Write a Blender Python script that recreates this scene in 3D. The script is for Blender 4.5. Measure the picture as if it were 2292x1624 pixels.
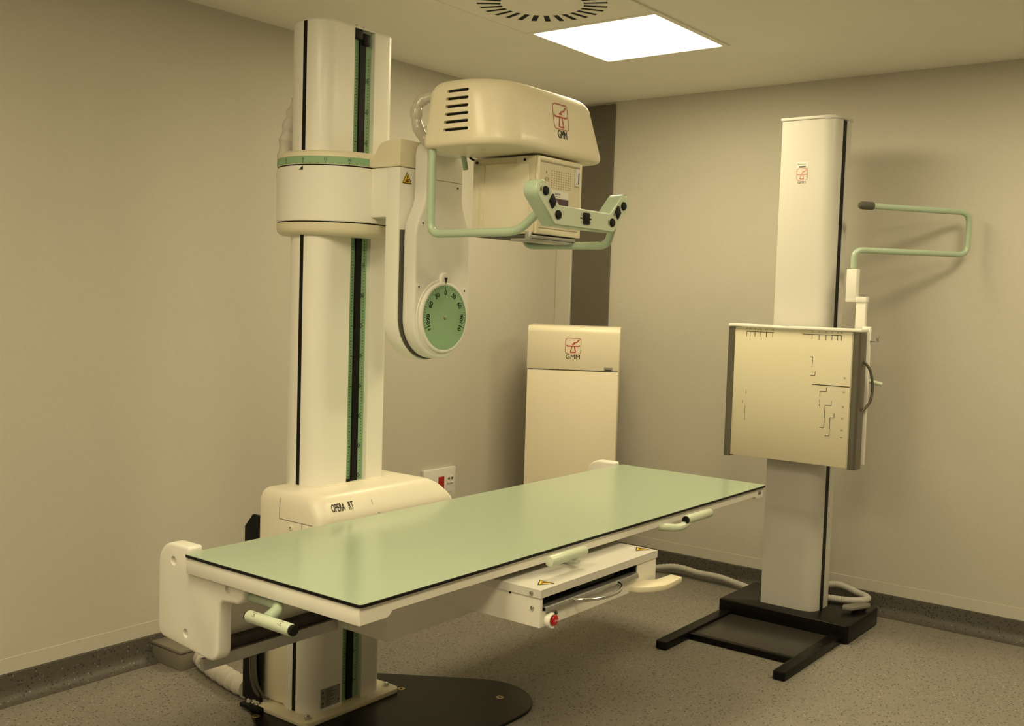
import bpy, bmesh, math, random
from mathutils import Vector, Matrix
random.seed(7)
S = bpy.context.scene
for o in list(bpy.data.objects):
    bpy.data.objects.remove(o, do_unlink=True)
C = S.collection
R = math.radians

# ------------------------------------------------------------------ camera
def cam_axes(roll, pitch, yaw):
    fwd = Vector((math.cos(yaw)*math.cos(pitch), math.sin(yaw)*math.cos(pitch), math.sin(pitch)))
    right = Vector((math.sin(yaw), -math.cos(yaw), 0.0))
    down = fwd.cross(right)
    c, s = math.cos(roll), math.sin(roll)
    return c*right+s*down, -(-s*right+c*down), fwd
cr, cu_, cf = cam_axes(R(-1.7639), R(-3.6068), R(37.5976))
cam_data = bpy.data.cameras.new('camera')
cam = bpy.data.objects.new('camera', cam_data)
C.objects.link(cam)
cam.matrix_world = Matrix(((cr.x, cu_.x, -cf.x, 0), (cr.y, cu_.y, -cf.y, 0), (cr.z, cu_.z, -cf.z, 1.40), (0, 0, 0, 1)))
cam_data.sensor_width = 36.0
cam_data.lens = 36.0*2326.1/2292.0
cam_data.clip_start = 0.05
S.camera = cam

# ------------------------------------------------------------------ world, exposure, lamp settings
W = bpy.data.worlds.new('world'); S.world = W; W.use_nodes = True
W.node_tree.nodes['Background'].inputs[0].default_value = (0.01, 0.009, 0.006, 1)
W.node_tree.nodes['Background'].inputs[1].default_value = 0.2
S.view_settings.view_transform = 'Standard'
S.view_settings.look = 'None'
S.view_settings.gamma = 1.0
S.view_settings.use_curve_mapping = False
S.view_settings.exposure = 0.0
LAMP_COLOR = (1.0, 0.835, 0.50)
LAMP_STRENGTH = 23.5
LAMPS = [(3.66, 2.27), (3.66, 0.45), (1.26, 0.45), (0.85, 1.70), (0.06, 0.45), (-1.14, 2.27)]  # first is in view, others tuned to brightness and shadows; last two added
ZC = 2.46          # ceiling height
XW, YW = 4.78, 3.38
X0, Y0 = -3.4, -2.6

# ------------------------------------------------------------------ materials
def mat(name, col, rough=0.5, metal=0.0, var=0.03, scale=6.0, bump=0.0, bscale=200.0, coat=0.0, emit=None, alpha=1.0, spec=0.5, trans=0.0):
    m = bpy.data.materials.new(name); m.use_nodes = True
    nt = m.node_tree; b = nt.nodes['Principled BSDF']
    b.inputs['Roughness'].default_value = rough
    b.inputs['Metallic'].default_value = metal
    b.inputs['Specular IOR Level'].default_value = spec
    b.inputs['Coat Weight'].default_value = coat
    b.inputs['Coat Roughness'].default_value = 0.12
    b.inputs['Transmission Weight'].default_value = trans
    b.inputs['Alpha'].default_value = alpha
    tc = nt.nodes.new('ShaderNodeTexCoord')
    n = nt.nodes.new('ShaderNodeTexNoise'); n.inputs['Scale'].default_value = scale; n.inputs['Detail'].default_value = 3
    nt.links.new(tc.outputs['Object'], n.inputs['Vector'])
    mx = nt.nodes.new('ShaderNodeMix'); mx.data_type = 'RGBA'
    mx.inputs[6].default_value = (*[max(0, c*(1-var)) for c in col], 1)
    mx.inputs[7].default_value = (*[min(1, c*(1+var)) for c in col], 1)
    nt.links.new(n.outputs['Fac'], mx.inputs[0])
    nt.links.new(mx.outputs[2], b.inputs['Base Color'])
    if emit:
        b.inputs['Emission Color'].default_value = (*emit[0], 1)
        b.inputs['Emission Strength'].default_value = emit[1]
    if bump:
        n2 = nt.nodes.new('ShaderNodeTexNoise'); n2.inputs['Scale'].default_value = bscale; n2.inputs['Detail'].default_value = 4
        nt.links.new(tc.outputs['Object'], n2.inputs['Vector'])
        bp = nt.nodes.new('ShaderNodeBump'); bp.inputs['Strength'].default_value = bump; bp.inputs['Distance'].default_value = 0.002
        nt.links.new(n2.outputs['Fac'], bp.inputs['Height']); nt.links.new(bp.outputs['Normal'], b.inputs['Normal'])
    return m

def terrazzo(name, base, dark, light, rough):
    m = mat(name, base, rough, var=0.10, scale=3.0)
    nt = m.node_tree; b = nt.nodes['Principled BSDF']
    src = b.inputs['Base Color'].links[0].from_socket
    tc = [n for n in nt.nodes if n.type == 'TEX_COORD'][0]
    for k, (sc, thr, col, soft) in enumerate(((85.0, 0.24, dark, 0.10), (75.0, 0.15, light, 0.08), (190.0, 0.30, dark, 0.15))):
        mp = nt.nodes.new('ShaderNodeMapping'); mp.inputs['Location'].default_value = (k*3.7, k*1.3, k*2.1)
        nt.links.new(tc.outputs['Object'], mp.inputs['Vector'])
        v = nt.nodes.new('ShaderNodeTexVoronoi'); v.inputs['Scale'].default_value = sc
        nt.links.new(mp.outputs['Vector'], v.inputs['Vector'])
        # keep only some of the cells
        sep = nt.nodes.new('ShaderNodeSeparateColor'); nt.links.new(v.outputs['Color'], sep.inputs[0])
        gt = nt.nodes.new('ShaderNodeMath'); gt.operation = 'GREATER_THAN'; gt.inputs[1].default_value = (0.60, 0.70, 0.4)[k]
        nt.links.new(sep.outputs[0], gt.inputs[0])
        rp = nt.nodes.new('ShaderNodeMapRange'); rp.inputs[1].default_value = thr+soft; rp.inputs[2].default_value = thr
        nt.links.new(v.outputs['Distance'], rp.inputs[0])
        mu = nt.nodes.new('ShaderNodeMath'); mu.operation = 'MULTIPLY'
        nt.links.new(gt.outputs[0], mu.inputs[0]); nt.links.new(rp.outputs[0], mu.inputs[1])
        mu2 = nt.nodes.new('ShaderNodeMath'); mu2.operation = 'MULTIPLY'; mu2.inputs[1].default_value = (0.95, 0.85, 0.45)[k]
        nt.links.new(mu.outputs[0], mu2.inputs[0])
        mx = nt.nodes.new('ShaderNodeMix'); mx.data_type = 'RGBA'
        mx.inputs[7].default_value = (*col, 1)
        nt.links.new(mu2.outputs[0], mx.inputs[0]); nt.links.new(src, mx.inputs[6])
        src = mx.outputs[2]
    nt.links.new(src, b.inputs['Base Color'])
    return m

M = {
 'wall': mat('wall_vinyl', (0.60, 0.575, 0.51), 0.62, var=0.035, scale=60.0, bump=0.25, bscale=260.0, spec=0.3),
 'wall2': mat('wall_vinyl_strip', (0.62, 0.595, 0.53), 0.5, var=0.03, scale=30.0, bump=0.15, bscale=200.0, spec=0.35),
 'ceiling': mat('ceiling_paint', (0.90, 0.875, 0.81), 0.8, var=0.02, scale=4.0, bump=0.08, bscale=150.0, spec=0.2),
 'ceilpanel': mat('ceiling_panel_paint', (0.90, 0.875, 0.81), 0.55, var=0.015, spec=0.3),
 'floor': terrazzo('floor_vinyl', (0.27, 0.25, 0.215), (0.065, 0.055, 0.05), (0.55, 0.52, 0.47), 0.55),
 'skirt': terrazzo('skirting_vinyl', (0.105, 0.095, 0.08), (0.03, 0.028, 0.025), (0.30, 0.28, 0.25), 0.5),
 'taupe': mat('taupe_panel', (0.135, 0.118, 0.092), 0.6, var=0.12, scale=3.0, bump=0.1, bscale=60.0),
 'white': mat('machine_white', (0.87, 0.855, 0.80), 0.42, var=0.012, coat=0.10),
 'white2': mat('machine_offwhite', (0.79, 0.77, 0.71), 0.45, var=0.012),
 'plastic': mat('grey_white_plastic', (0.80, 0.785, 0.745), 0.5, var=0.012),
 'cream': mat('cream_plastic', (0.78, 0.72, 0.55), 0.42, var=0.018, coat=0.12),
 'whitedim': mat('machine_white_dim', (0.665, 0.65, 0.61), 0.42, var=0.012, coat=0.1),  # machine white darkened to offset strong lamp light on stand and lid
 'cabc': mat('cabinet_cream', (0.86, 0.79, 0.625), 0.42, var=0.015, coat=0.1),
 'ivory': mat('ivory_plastic', (0.85, 0.80, 0.68), 0.40, var=0.015, coat=0.12),
 'cream2': mat('cream_metal', (0.72, 0.66, 0.50), 0.42, var=0.018, coat=0.1),
 'gloss': mat('cream_gloss_lit', (0.88, 0.82, 0.68), 0.22, 0.25, var=0.05, scale=9.0, coat=0.6, spec=0.8),  # bright reflection put into the colour as a paler base
 'mint': mat('mint_laminate', (0.395, 0.50, 0.38), 0.20, var=0.012, spec=0.6),
 'mintp': mat('mint_paint', (0.44, 0.565, 0.43), 0.30, var=0.02, coat=0.3),
 'mintl': mat('mint_light', (0.60, 0.68, 0.54), 0.35, var=0.02, coat=0.15),
 'green': mat('green_scale', (0.27, 0.46, 0.265), 0.45, var=0.02),
 'black': mat('black_plastic', (0.006, 0.006, 0.006), 0.5, var=0.1, spec=0.18),
 'blackp': mat('black_powdercoat', (0.006, 0.0055, 0.005), 0.30, var=0.15, scale=12.0, bump=0.1, bscale=400.0, spec=0.17),
 'rubber': mat('dark_rubber_mat', (0.040, 0.036, 0.030), 0.30, var=0.1, scale=10.0),
 'dark': mat('recess_shade', (0.006, 0.006, 0.006), 0.8, var=0.1),  # near-black stands in for the shade inside holes and slots
 'slotshade': mat('brown_slot_shade', (0.028, 0.022, 0.018), 0.5, var=0.2),  # shade in the beam recess given as dark brown
 'steel': mat('brushed_steel', (0.42, 0.42, 0.41), 0.36, 0.9, var=0.10, scale=30.0),
 'steel2': mat('dull_steel', (0.44, 0.44, 0.42), 0.42, 0.6, var=0.10, scale=30.0),
 'chrome': mat('chrome', (0.62, 0.62, 0.6), 0.18, 1.0, var=0.03),
 'alu': mat('bronze_aluminium', (0.20, 0.185, 0.155), 0.36, 0.75, var=0.06, scale=20.0),
 'brass': mat('brass_ring', (0.50, 0.38, 0.22), 0.35, 0.9, var=0.05),
 'grey': mat('grey_plastic', (0.235, 0.225, 0.195), 0.5, var=0.05),
 'greyd': mat('dark_grey_foam', (0.085, 0.082, 0.068), 0.75, var=0.08, scale=40.0),
 'taupebox': mat('taupe_box_plastic', (0.215, 0.195, 0.155), 0.5, var=0.05),
 'ink': mat('black_ink', (0.010, 0.010, 0.011), 0.5, var=0.05),
 'inkg': mat('grey_ink', (0.13, 0.12, 0.10), 0.5, var=0.05),
 'inkf': mat('faded_ink', (0.33, 0.29, 0.20), 0.5, var=0.05),
 'red': mat('red_ink', (0.42, 0.02, 0.018), 0.45, var=0.05),
 'redl': mat('faded_red_ink', (0.60, 0.18, 0.12), 0.5, var=0.05),
 'redp': mat('red_plastic', (0.45, 0.012, 0.012), 0.3, var=0.06),
 'greenled': mat('green_cap', (0.01, 0.10, 0.07), 0.25, var=0.05),
 'yellow': mat('hazard_yellow', (0.86, 0.58, 0.04), 0.45, var=0.04),
 'paper': mat('white_sticker', (0.80, 0.79, 0.76), 0.45, var=0.02),
 'greysticker': mat('grey_sticker', (0.33, 0.33, 0.32), 0.40, 0.2, var=0.05),
 'purple': mat('purple_sticker', (0.07, 0.035, 0.06), 0.4, var=0.05),
 'hose': mat('grey_white_hose', (0.60, 0.585, 0.54), 0.5, var=0.04, scale=30.0),
 'wrap': mat('wrapped_cable_cloth', (0.63, 0.60, 0.54), 0.65, var=0.06, scale=18.0, bump=0.4, bscale=60.0),
 'film': mat('clear_plastic_film', (0.62, 0.58, 0.50), 0.25, var=0.12, scale=40.0, bump=0.7, bscale=45.0, coat=0.5, alpha=0.75),
 'cable': mat('grey_cable', (0.075, 0.07, 0.05), 0.5, var=0.1),
 'lamp': mat('lamp_diffuser', (0.9, 0.9, 0.9), 0.4, emit=(LAMP_COLOR, LAMP_STRENGTH)),
}

# ------------------------------------------------------------------ object helpers
ORG = {}
def thing(name, label, cat, loc=(0, 0, 0), group=None):
    o = bpy.data.objects.new(name, None); C.objects.link(o)
    o.empty_display_size = 0.05; o.location = loc
    o['label'] = label; o['category'] = cat
    if group: o['group'] = group
    ORG[o] = Vector(loc)
    return o
def finish(me, smooth, ang=32):
    if smooth:
        for p in me.polygons: p.use_smooth = True
        me.set_sharp_from_angle(angle=R(ang))
def obj(name, bm, m, parent=None, label=None, smooth=True, recalc=True, ang=32):
    if recalc: bmesh.ops.recalc_face_normals(bm, faces=bm.faces[:])
    me = bpy.data.meshes.new(name); bm.to_mesh(me); bm.free()
    me.materials.append(M[m])
    o = bpy.data.objects.new(name, me); C.objects.link(o)
    if parent:
        org = ORG[parent]; me.transform(Matrix.Translation(-org)); o.parent = parent; ORG[o] = org
    finish(me, smooth, ang)
    if label: o['label'] = label
    return o
def single(name, bm, m, label, cat, loc, group=None):
    """a thing that is one mesh, origin at its base"""
    bmesh.ops.recalc_face_normals(bm, faces=bm.faces[:])
    me = bpy.data.meshes.new(name); bm.to_mesh(me); bm.free(); me.materials.append(M[m])
    me.transform(Matrix.Translation(-Vector(loc))); finish(me, True)
    o = bpy.data.objects.new(name, me); C.objects.link(o); o.location = loc
    o['label'] = label; o['category'] = cat; ORG[o] = Vector(loc)
    if group: o['group'] = group
    return o
def struct(name, bm, m, parent=None):
    o = obj(name, bm, m, parent)
    if not parent:
        o['kind'] = 'structure'; ORG[o] = Vector((0, 0, 0))
    return o
def share(src, name, loc, parent, rot=None):
    """a part that shares mesh data; src mesh is at its own origin"""
    o = bpy.data.objects.new(name, src); C.objects.link(o)
    o.parent = parent; o.location = Vector(loc)-ORG[parent]
    if rot: o.rotation_euler = rot
    return o

# ------------------------------------------------------------------ shape helpers
def join(*bms):
    out = bmesh.new()
    for b in bms:
        me = bpy.data.meshes.new('t'); b.to_mesh(me); b.free(); out.from_mesh(me); bpy.data.meshes.remove(me)
    return out
def bevel(bm, w, seg=2, ang=25, sel=None):
    if w <= 0: return bm
    bm.normal_update()
    es = []
    for e in bm.edges:
        if len(e.link_faces) == 2 and e.calc_face_angle(0) > R(ang):
            if sel is None or sel(e): es.append(e)
    bmesh.ops.bevel(bm, geom=es, offset=w, segments=seg, affect='EDGES', profile=0.5, clamp_overlap=True)
    return bm
def box(x0, x1, y0, y1, z0, z1, b=0.0, seg=2):
    bm = bmesh.new()
    v = [bm.verts.new(p) for p in ((x0,y0,z0),(x1,y0,z0),(x1,y1,z0),(x0,y1,z0),(x0,y0,z1),(x1,y0,z1),(x1,y1,z1),(x0,y1,z1))]
    for f in ((3,2,1,0),(4,5,6,7),(0,1,5,4),(1,2,6,5),(2,3,7,6),(3,0,4,7)): bm.faces.new([v[i] for i in f])
    return bevel(bm, b, seg)
def frame3(o, u, v):
    u = Vector(u).normalized(); v = Vector(v).normalized()
    return Vector(o), u, v, u.cross(v)
def prism(pts, fr, d0, d1, b=0.0, seg=2, ang=40):
    """polygon (a,b) in frame (o,u,v,n) extruded along n from d0 to d1"""
    o, u, v, n = fr
    bm = bmesh.new()
    A = [bm.verts.new(o+u*p[0]+v*p[1]+n*d0) for p in pts]
    B = [bm.verts.new(o+u*p[0]+v*p[1]+n*d1) for p in pts]
    bm.faces.new(A[::-1]); bm.faces.new(B)
    k = len(pts)
    for i in range(k): bm.faces.new((A[i], A[(i+1) % k], B[(i+1) % k], B[i]))
    bmesh.ops.recalc_face_normals(bm, faces=bm.faces[:])
    return bevel(bm, b, seg, ang)
FXY = frame3((0,0,0), (1,0,0), (0,1,0))                 # plan outline, n = +z
FXZ = frame3((0,0,0), (1,0,0), (0,0,1))                 # front outline, n = -y
FYZ = frame3((0,0,0), (0,1,0), (0,0,1))                 # side outline, n = +x
def arc(cx, cy, r, a0, a1, n=8):
    return [(cx+r*math.cos(R(a0+(a1-a0)*i/n)), cy+r*math.sin(R(a0+(a1-a0)*i/n))) for i in range(n+1)]
def rrect(x0, x1, y0, y1, r=(0,0,0,0), n=6):
    """CCW from front-left; radii order: (x0,y0),(x1,y0),(x1,y1),(x0,y1)"""
    if not isinstance(r, (tuple, list)): r = (r,)*4
    p = []
    p += arc(x0+r[0], y0+r[0], r[0], 180, 270, n)
    p += arc(x1-r[1], y0+r[1], r[1], 270, 360, n)
    p += arc(x1-r[2], y1-r[2], r[2], 0, 90, n)
    p += arc(x0+r[3], y1-r[3], r[3], 90, 180, n)
    return p
def clean(pts, eps=1e-5):
    out = []
    for p in pts:
        if not out or (abs(p[0]-out[-1][0])+abs(p[1]-out[-1][1])) > eps: out.append(p)
    if len(out) > 1 and (abs(out[0][0]-out[-1][0])+abs(out[0][1]-out[-1][1])) < eps: out.pop()
    return out
def loft(levels, cap=True):
    bm = bmesh.new(); rings = []
    for z, pts in levels: rings.append([bm.verts.new((p[0], p[1], z)) for p in pts])
    k = len(rings[0])
    for a, b in zip(rings, rings[1:]):
        for i in range(k): bm.faces.new((a[i], a[(i+1) % k], b[(i+1) % k], b[i]))
    if cap: bm.faces.new(rings[0][::-1]); bm.faces.new(rings[-1])
    return bm
def basis(d):
    d = Vector(d).normalized()
    a = Vector((0, 0, 1)) if abs(d.z) < 0.9 else Vector((1, 0, 0))
    u = d.cross(a).normalized(); return u, d.cross(u).normalized()
def lathe(o, d, prof, n=24, cap=True):
    """profile [(t, r)] along direction d"""
    o = Vector(o); d = Vector(d).normalized(); u, v = basis(d)
    bm = bmesh.new(); rings = []
    for t, r in prof:
        rings.append([bm.verts.new(o+d*t+(u*math.cos(2*math.pi*i/n)+v*math.sin(2*math.pi*i/n))*max(r, 1e-5)) for i in range(n)])
    for a, b in zip(rings, rings[1:]):
        for i in range(n): bm.faces.new((a[i], a[(i+1) % n], b[(i+1) % n], b[i]))
    if cap: bm.faces.new(rings[0][::-1]); bm.faces.new(rings[-1])
    return bm
def cyl(a, b, r, n=20, ch=0.0):
    a = Vector(a); b = Vector(b); L = (b-a).length
    pr = [(0, r), (L, r)] if ch <= 0 else [(0, r-ch), (ch*0.3, r-ch*0.3), (ch, r), (L-ch, r), (L-ch*0.3, r-ch*0.3), (L, r-ch)]
    return lathe(a, b-a, pr, n)
def fillet(pts, r, n=6):
    pts = [Vector(p) for p in pts]; out = [pts[0]]
    for i in range(1, len(pts)-1):
        a, p, b = pts[i-1], pts[i], pts[i+1]
        d1 = (a-p).normalized(); d2 = (b-p).normalized()
        t = min(r, (a-p).length*0.49, (b-p).length*0.49)
        s, e = p+d1*t, p+d2*t
        for k in range(n+1):
            q = k/n; out.append(s*(1-q)**2+p*2*q*(1-q)+e*q*q)
    out.append(pts[-1]); return out
def catmull(pts, n=8):
    pts = [Vector(p) for p in pts]; P = [pts[0]]+pts+[pts[-1]]; out = []
    for i in range(1, len(P)-2):
        for k in range(n):
            t = k/n
            out.append(0.5*((2*P[i])+(-P[i-1]+P[i+1])*t+(2*P[i-1]-5*P[i]+4*P[i+1]-P[i+2])*t*t+(-P[i-1]+3*P[i]-3*P[i+1]+P[i+2])*t**3))
    out.append(pts[-1]); return out
def tube(pts, r, n=14, rf=None):
    pts = [Vector(p) for p in pts]
    bm = bmesh.new(); rings = []
    t = (pts[1]-pts[0]).normalized(); u, v = basis(t)
    for i, p in enumerate(pts):
        t2 = ((pts[i+1]-p) if i == 0 else (p-pts[i-1]) if i == len(pts)-1 else (pts[i+1]-pts[i-1])).normalized()
        q = t.rotation_difference(t2); u = q @ u; v = q @ v; t = t2
        rr = r if rf is None else rf(i)
        rings.append([bm.verts.new(p+(u*math.cos(2*math.pi*k/n)+v*math.sin(2*math.pi*k/n))*rr) for k in range(n)])
    for a, b in zip(rings, rings[1:]):
        for i in range(n): bm.faces.new((a[i], a[(i+1) % n], b[(i+1) % n], b[i]))
    bm.faces.new(rings[0][::-1]); bm.faces.new(rings[-1])
    return bm
def hull(circles, n=20):
    """convex hull of circles (x,y,r) -> CCW outline"""
    P = []
    for x, y, r in circles: P += [(x+r*math.cos(2*math.pi*i/(4*n)), y+r*math.sin(2*math.pi*i/(4*n))) for i in range(4*n)]
    P = sorted(set((round(a, 5), round(b, 5)) for a, b in P))
    def half(ps):
        h = []
        for p in ps:
            while len(h) >= 2 and (h[-1][0]-h[-2][0])*(p[1]-h[-2][1])-(h[-1][1]-h[-2][1])*(p[0]-h[-2][0]) <= 1e-9: h.pop()
            h.append(p)
        return h
    a = half(P); b = half(P[::-1]); return a[:-1]+b[:-1]
def stroke_outline(pts, hw, n=8, capr=True):
    """outline of a thick polyline with mitred joints and round ends"""
    pts = [Vector((p[0], p[1])) for p in pts]; k = len(pts); Ls = []; Rs = []
    for i in range(k):
        d1 = (pts[i]-pts[i-1]).normalized() if i > 0 else (pts[1]-pts[0]).normalized()
        d2 = (pts[i+1]-pts[i]).normalized() if i < k-1 else d1
        n1 = Vector((-d1.y, d1.x)); n2 = Vector((-d2.y, d2.x)); m = (n1+n2); m = m/m.length if m.length > 1e-6 else n1
        L = hw/max(0.3, m.dot(n1)); Ls.append(pts[i]+m*L); Rs.append(pts[i]-m*L)
    out = [tuple(p) for p in Rs]
    if capr:
        d = (pts[-1]-pts[-2]); a = math.degrees(math.atan2(d.y, d.x)); out += arc(pts[-1].x, pts[-1].y, hw, a-90, a+90, n)[1:-1]
    out += [tuple(p) for p in Ls[::-1]]
    if capr:
        d = (pts[0]-pts[1]); a = math.degrees(math.atan2(d.y, d.x)); out += arc(pts[0].x, pts[0].y, hw, a-90, a+90, n)[1:-1]
    return out

# ------------------------------------------------------------------ flat print: strokes, fills and lettering on a surface
_tc = {}
def glyphs(s):
    if s not in _tc:
        cu = bpy.data.curves.new('lettering', 'FONT'); cu.body = s; cu.size = 1.0; cu.align_x = 'CENTER'; cu.align_y = 'CENTER'; cu.resolution_u = 3
        ob = bpy.data.objects.new('lettering_source', cu); C.objects.link(ob)
        bpy.context.view_layer.update()
        me = bpy.data.meshes.new_from_object(ob.evaluated_get(bpy.context.evaluated_depsgraph_get()))
        _tc[s] = ([tuple(v.co) for v in me.vertices], [tuple(p.vertices) for p in me.polygons])
        bpy.data.meshes.remove(me); bpy.data.objects.remove(ob); bpy.data.curves.remove(cu)
    return _tc[s]
class Print:
    def __init__(self, mp):
        self.bm = bmesh.new(); self.mp = mp
    def poly(self, pts):
        try: self.bm.faces.new([self.bm.verts.new(self.mp(a, b)) for a, b in pts])
        except ValueError: pass
    def rect(self, a0, a1, b0, b1): self.poly([(a0, b0), (a1, b0), (a1, b1), (a0, b1)])
    def line(self, p, q, w):
        d = Vector((q[0]-p[0], q[1]-p[1])); n = Vector((-d.y, d.x)).normalized()*w/2
        self.poly([(p[0]-n.x, p[1]-n.y), (q[0]-n.x, q[1]-n.y), (q[0]+n.x, q[1]+n.y), (p[0]+n.x, p[1]+n.y)])
    def path(self, pts, w, closed=False):
        k = len(pts)
        for i in range(k if closed else k-1): self.line(pts[i], pts[(i+1) % k], w)
    def disc(self, a, b, r, n=20): self.poly([(a+r*math.cos(2*math.pi*i/n), b+r*math.sin(2*math.pi*i/n)) for i in range(n)])
    def text(self, s, a, b, size, sx=1.0, rot=0.0, bold=0.0):
        vs, fs = glyphs(s); c, sn = math.cos(R(rot)), math.sin(R(rot))
        offs = [(0, 0)] if not bold else [(-bold, 0), (bold, 0), (0, bold), (0, -bold)]
        for ox, oy in offs:
            V = []
            for x, y, z in vs:
                x = x*size*sx+ox; y = y*size+oy
                V.append(self.bm.verts.new(self.mp(a+x*c-y*sn, b+x*sn+y*c)))
            for f in fs:
                try: self.bm.faces.new([V[i] for i in f])
                except ValueError: pass
    def build(self, name, m, parent, label=None, stuff=False):
        o = obj(name, self.bm, m, parent, label, smooth=False, recalc=False)
        if stuff: o['kind'] = 'stuff'
        return o
def planar(o, u, v, eps=0.0007):
    o, u, v, n = frame3(o, u, v)
    return lambda a, b: o+u*a+v*b+n*eps
def logo(mp, cx, cy, s, parent, txt_m='ink', red='red', txt=True, bold=0.0, tsx=1.0, tsz=0.26):
    """rounded square with a table and an articulated arm, three letters under it"""
    P = Print(mp); X = lambda a, b: (cx+(a-0.5)*s, cy+(0.5-b)*s)
    P.path([X(*p) for p in rrect(0.02, 0.98, 0.02, 0.98, 0.14, 5)], 0.028*s, True)
    P.path([X(*p) for p in ((0.10, 0.44), (0.12, 0.51), (0.88, 0.51), (0.90, 0.44))], 0.060*s)
    P.path([X(*p) for p in ((0.43, 0.53), (0.33, 0.89), (0.66, 0.89), (0.57, 0.53))], 0.055*s)
    P.path([X(*p) for p in ((0.88, 0.10), (0.72, 0.27), (0.58, 0.28), (0.50, 0.38))], 0.060*s)
    P.path([X(*p) for p in ((0.41, 0.385), (0.60, 0.385))], 0.060*s)
    P.build('emblem', red, parent)
    if txt:
        T = Print(mp); T.text('GMM', cx, cy-0.69*s, tsz*s*1.35, tsx, 0, bold); T.build('lettering', txt_m, parent)
def triangle_sign(mp, cx, cy, s, parent, rot=0):
    c, sn = math.cos(R(rot)), math.sin(R(rot))
    X = lambda a, b, k=1.0: (cx+(a*c-b*sn)*s*k, cy+(a*sn+b*c)*s*k)
    tri = ((-0.5, -0.40), (0.5, -0.40), (0.0, 0.47))
    P = Print(mp); P.poly([X(a, b) for a, b in tri]); y = P.build('hazard_sticker', 'yellow', parent)
    Q = Print(lambda a, b: mp(a, b)+(mp(a, b)-mp0(mp, a, b)))
    Q.path([X(a, b, 0.93) for a, b in tri], 0.06*s, True)
    Q.path([X(*p) for p in ((-0.17, -0.22), (0.20, -0.22))], 0.09*s)
    Q.path([X(*p) for p in ((-0.05, -0.10), (0.17, -0.10))], 0.07*s)
    Q.path([X(*p) for p in ((0.0, 0.20), (0.0, -0.02))], 0.06*s)
    Q.build('hazard_symbol', 'ink', y)
def mp0(mp, a, b):
    # point on the surface below the print (used to lift a second layer of print a little more)
    e = 1e-3
    n = (mp(a+e, b)-mp(a, b)).cross(mp(a, b+e)-mp(a, b)).normalized()
    return mp(a, b)-n*0.0005

def carve(o, cut, ang=50):
    """cut the closed shapes in bmesh `cut` out of object o (exact boolean, applied)"""
    bmesh.ops.recalc_face_normals(cut, faces=cut.faces[:])
    me = bpy.data.meshes.new('cut'); cut.to_mesh(me); cut.free(); me.transform(Matrix.Translation(-ORG[o]))
    c = bpy.data.objects.new('cut', me); C.objects.link(c); c.location = ORG[o]
    m = o.modifiers.new('b', 'BOOLEAN'); m.object = c; m.operation = 'DIFFERENCE'; m.solver = 'EXACT'
    bpy.context.view_layer.update()
    me2 = bpy.data.meshes.new_from_object(o.evaluated_get(bpy.context.evaluated_depsgraph_get()))
    o.modifiers.clear()
    if len(me2.polygons) > 20:
        o.data = me2; finish(me2, True, ang)
    bpy.data.objects.remove(c, do_unlink=True)

# ================================================================== THE ROOM
T = 0.12
struct('floor', box(X0-T, XW+T, Y0-T, YW+T, -0.1, 0.0), 'floor')
struct('ceiling', box(X0-T, XW+T, Y0-T, YW+T, ZC, ZC+0.1), 'ceiling')
struct('wall_left', box(X0-T, XW+T, YW, YW+T, 0.0, ZC), 'wall')
struct('wall_right', box(XW, XW+T, Y0-T, YW, 0.0, ZC), 'wall')
struct('wall_back', box(X0-T, X0, Y0-T, YW, 0.0, ZC), 'wall')
struct('wall_near', box(X0, XW, Y0-T, Y0, 0.0, ZC), 'wall')
def skirting(name, p, q, nrm):
    p = Vector(p); q = Vector(q); d = (q-p).normalized(); L = (q-p).length
    prof = [(0, 0.0), (0.048, 0.0), (0.048, 0.0015)]+[(0.006+0.042*(1-math.sin(R(a))), 0.0015+0.045*(1-math.cos(R(a)))) for a in (15, 30, 45, 60, 75, 90)]+[(0.006, 0.094), (0.0, 0.097)]
    return struct(name, prism(prof, frame3(p, nrm, (0, 0, 1)), 0, L if Vector(nrm).cross(Vector((0, 0, 1))).dot(d) > 0 else -L), 'skirt')
skirting('baseboard_left', (X0, YW, 0), (XW, YW, 0), (0, -1, 0))
skirting('baseboard_right', (XW, Y0, 0), (XW, YW, 0), (-1, 0, 0))
skirting('baseboard_back', (X0, Y0, 0), (X0, YW, 0), (1, 0, 0))
skirting('baseboard_near', (X0, Y0, 0), (XW, Y0, 0), (0, 1, 0))
struct('trim_1', box(X0, XW, YW-0.0025, YW, 0.097, 0.150, 0.001, 1), 'wall2')
struct('trim_2', box(XW-0.0025, XW, Y0, YW, 0.097, 0.150, 0.001, 1), 'wall2')
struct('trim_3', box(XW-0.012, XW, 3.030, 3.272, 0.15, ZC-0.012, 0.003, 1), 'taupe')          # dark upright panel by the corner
struct('trim_4', box(XW-0.018, XW, 3.276, YW, 0.15, ZC-0.001, 0.004, 1), 'wall2')             # corner upright beside it

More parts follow.
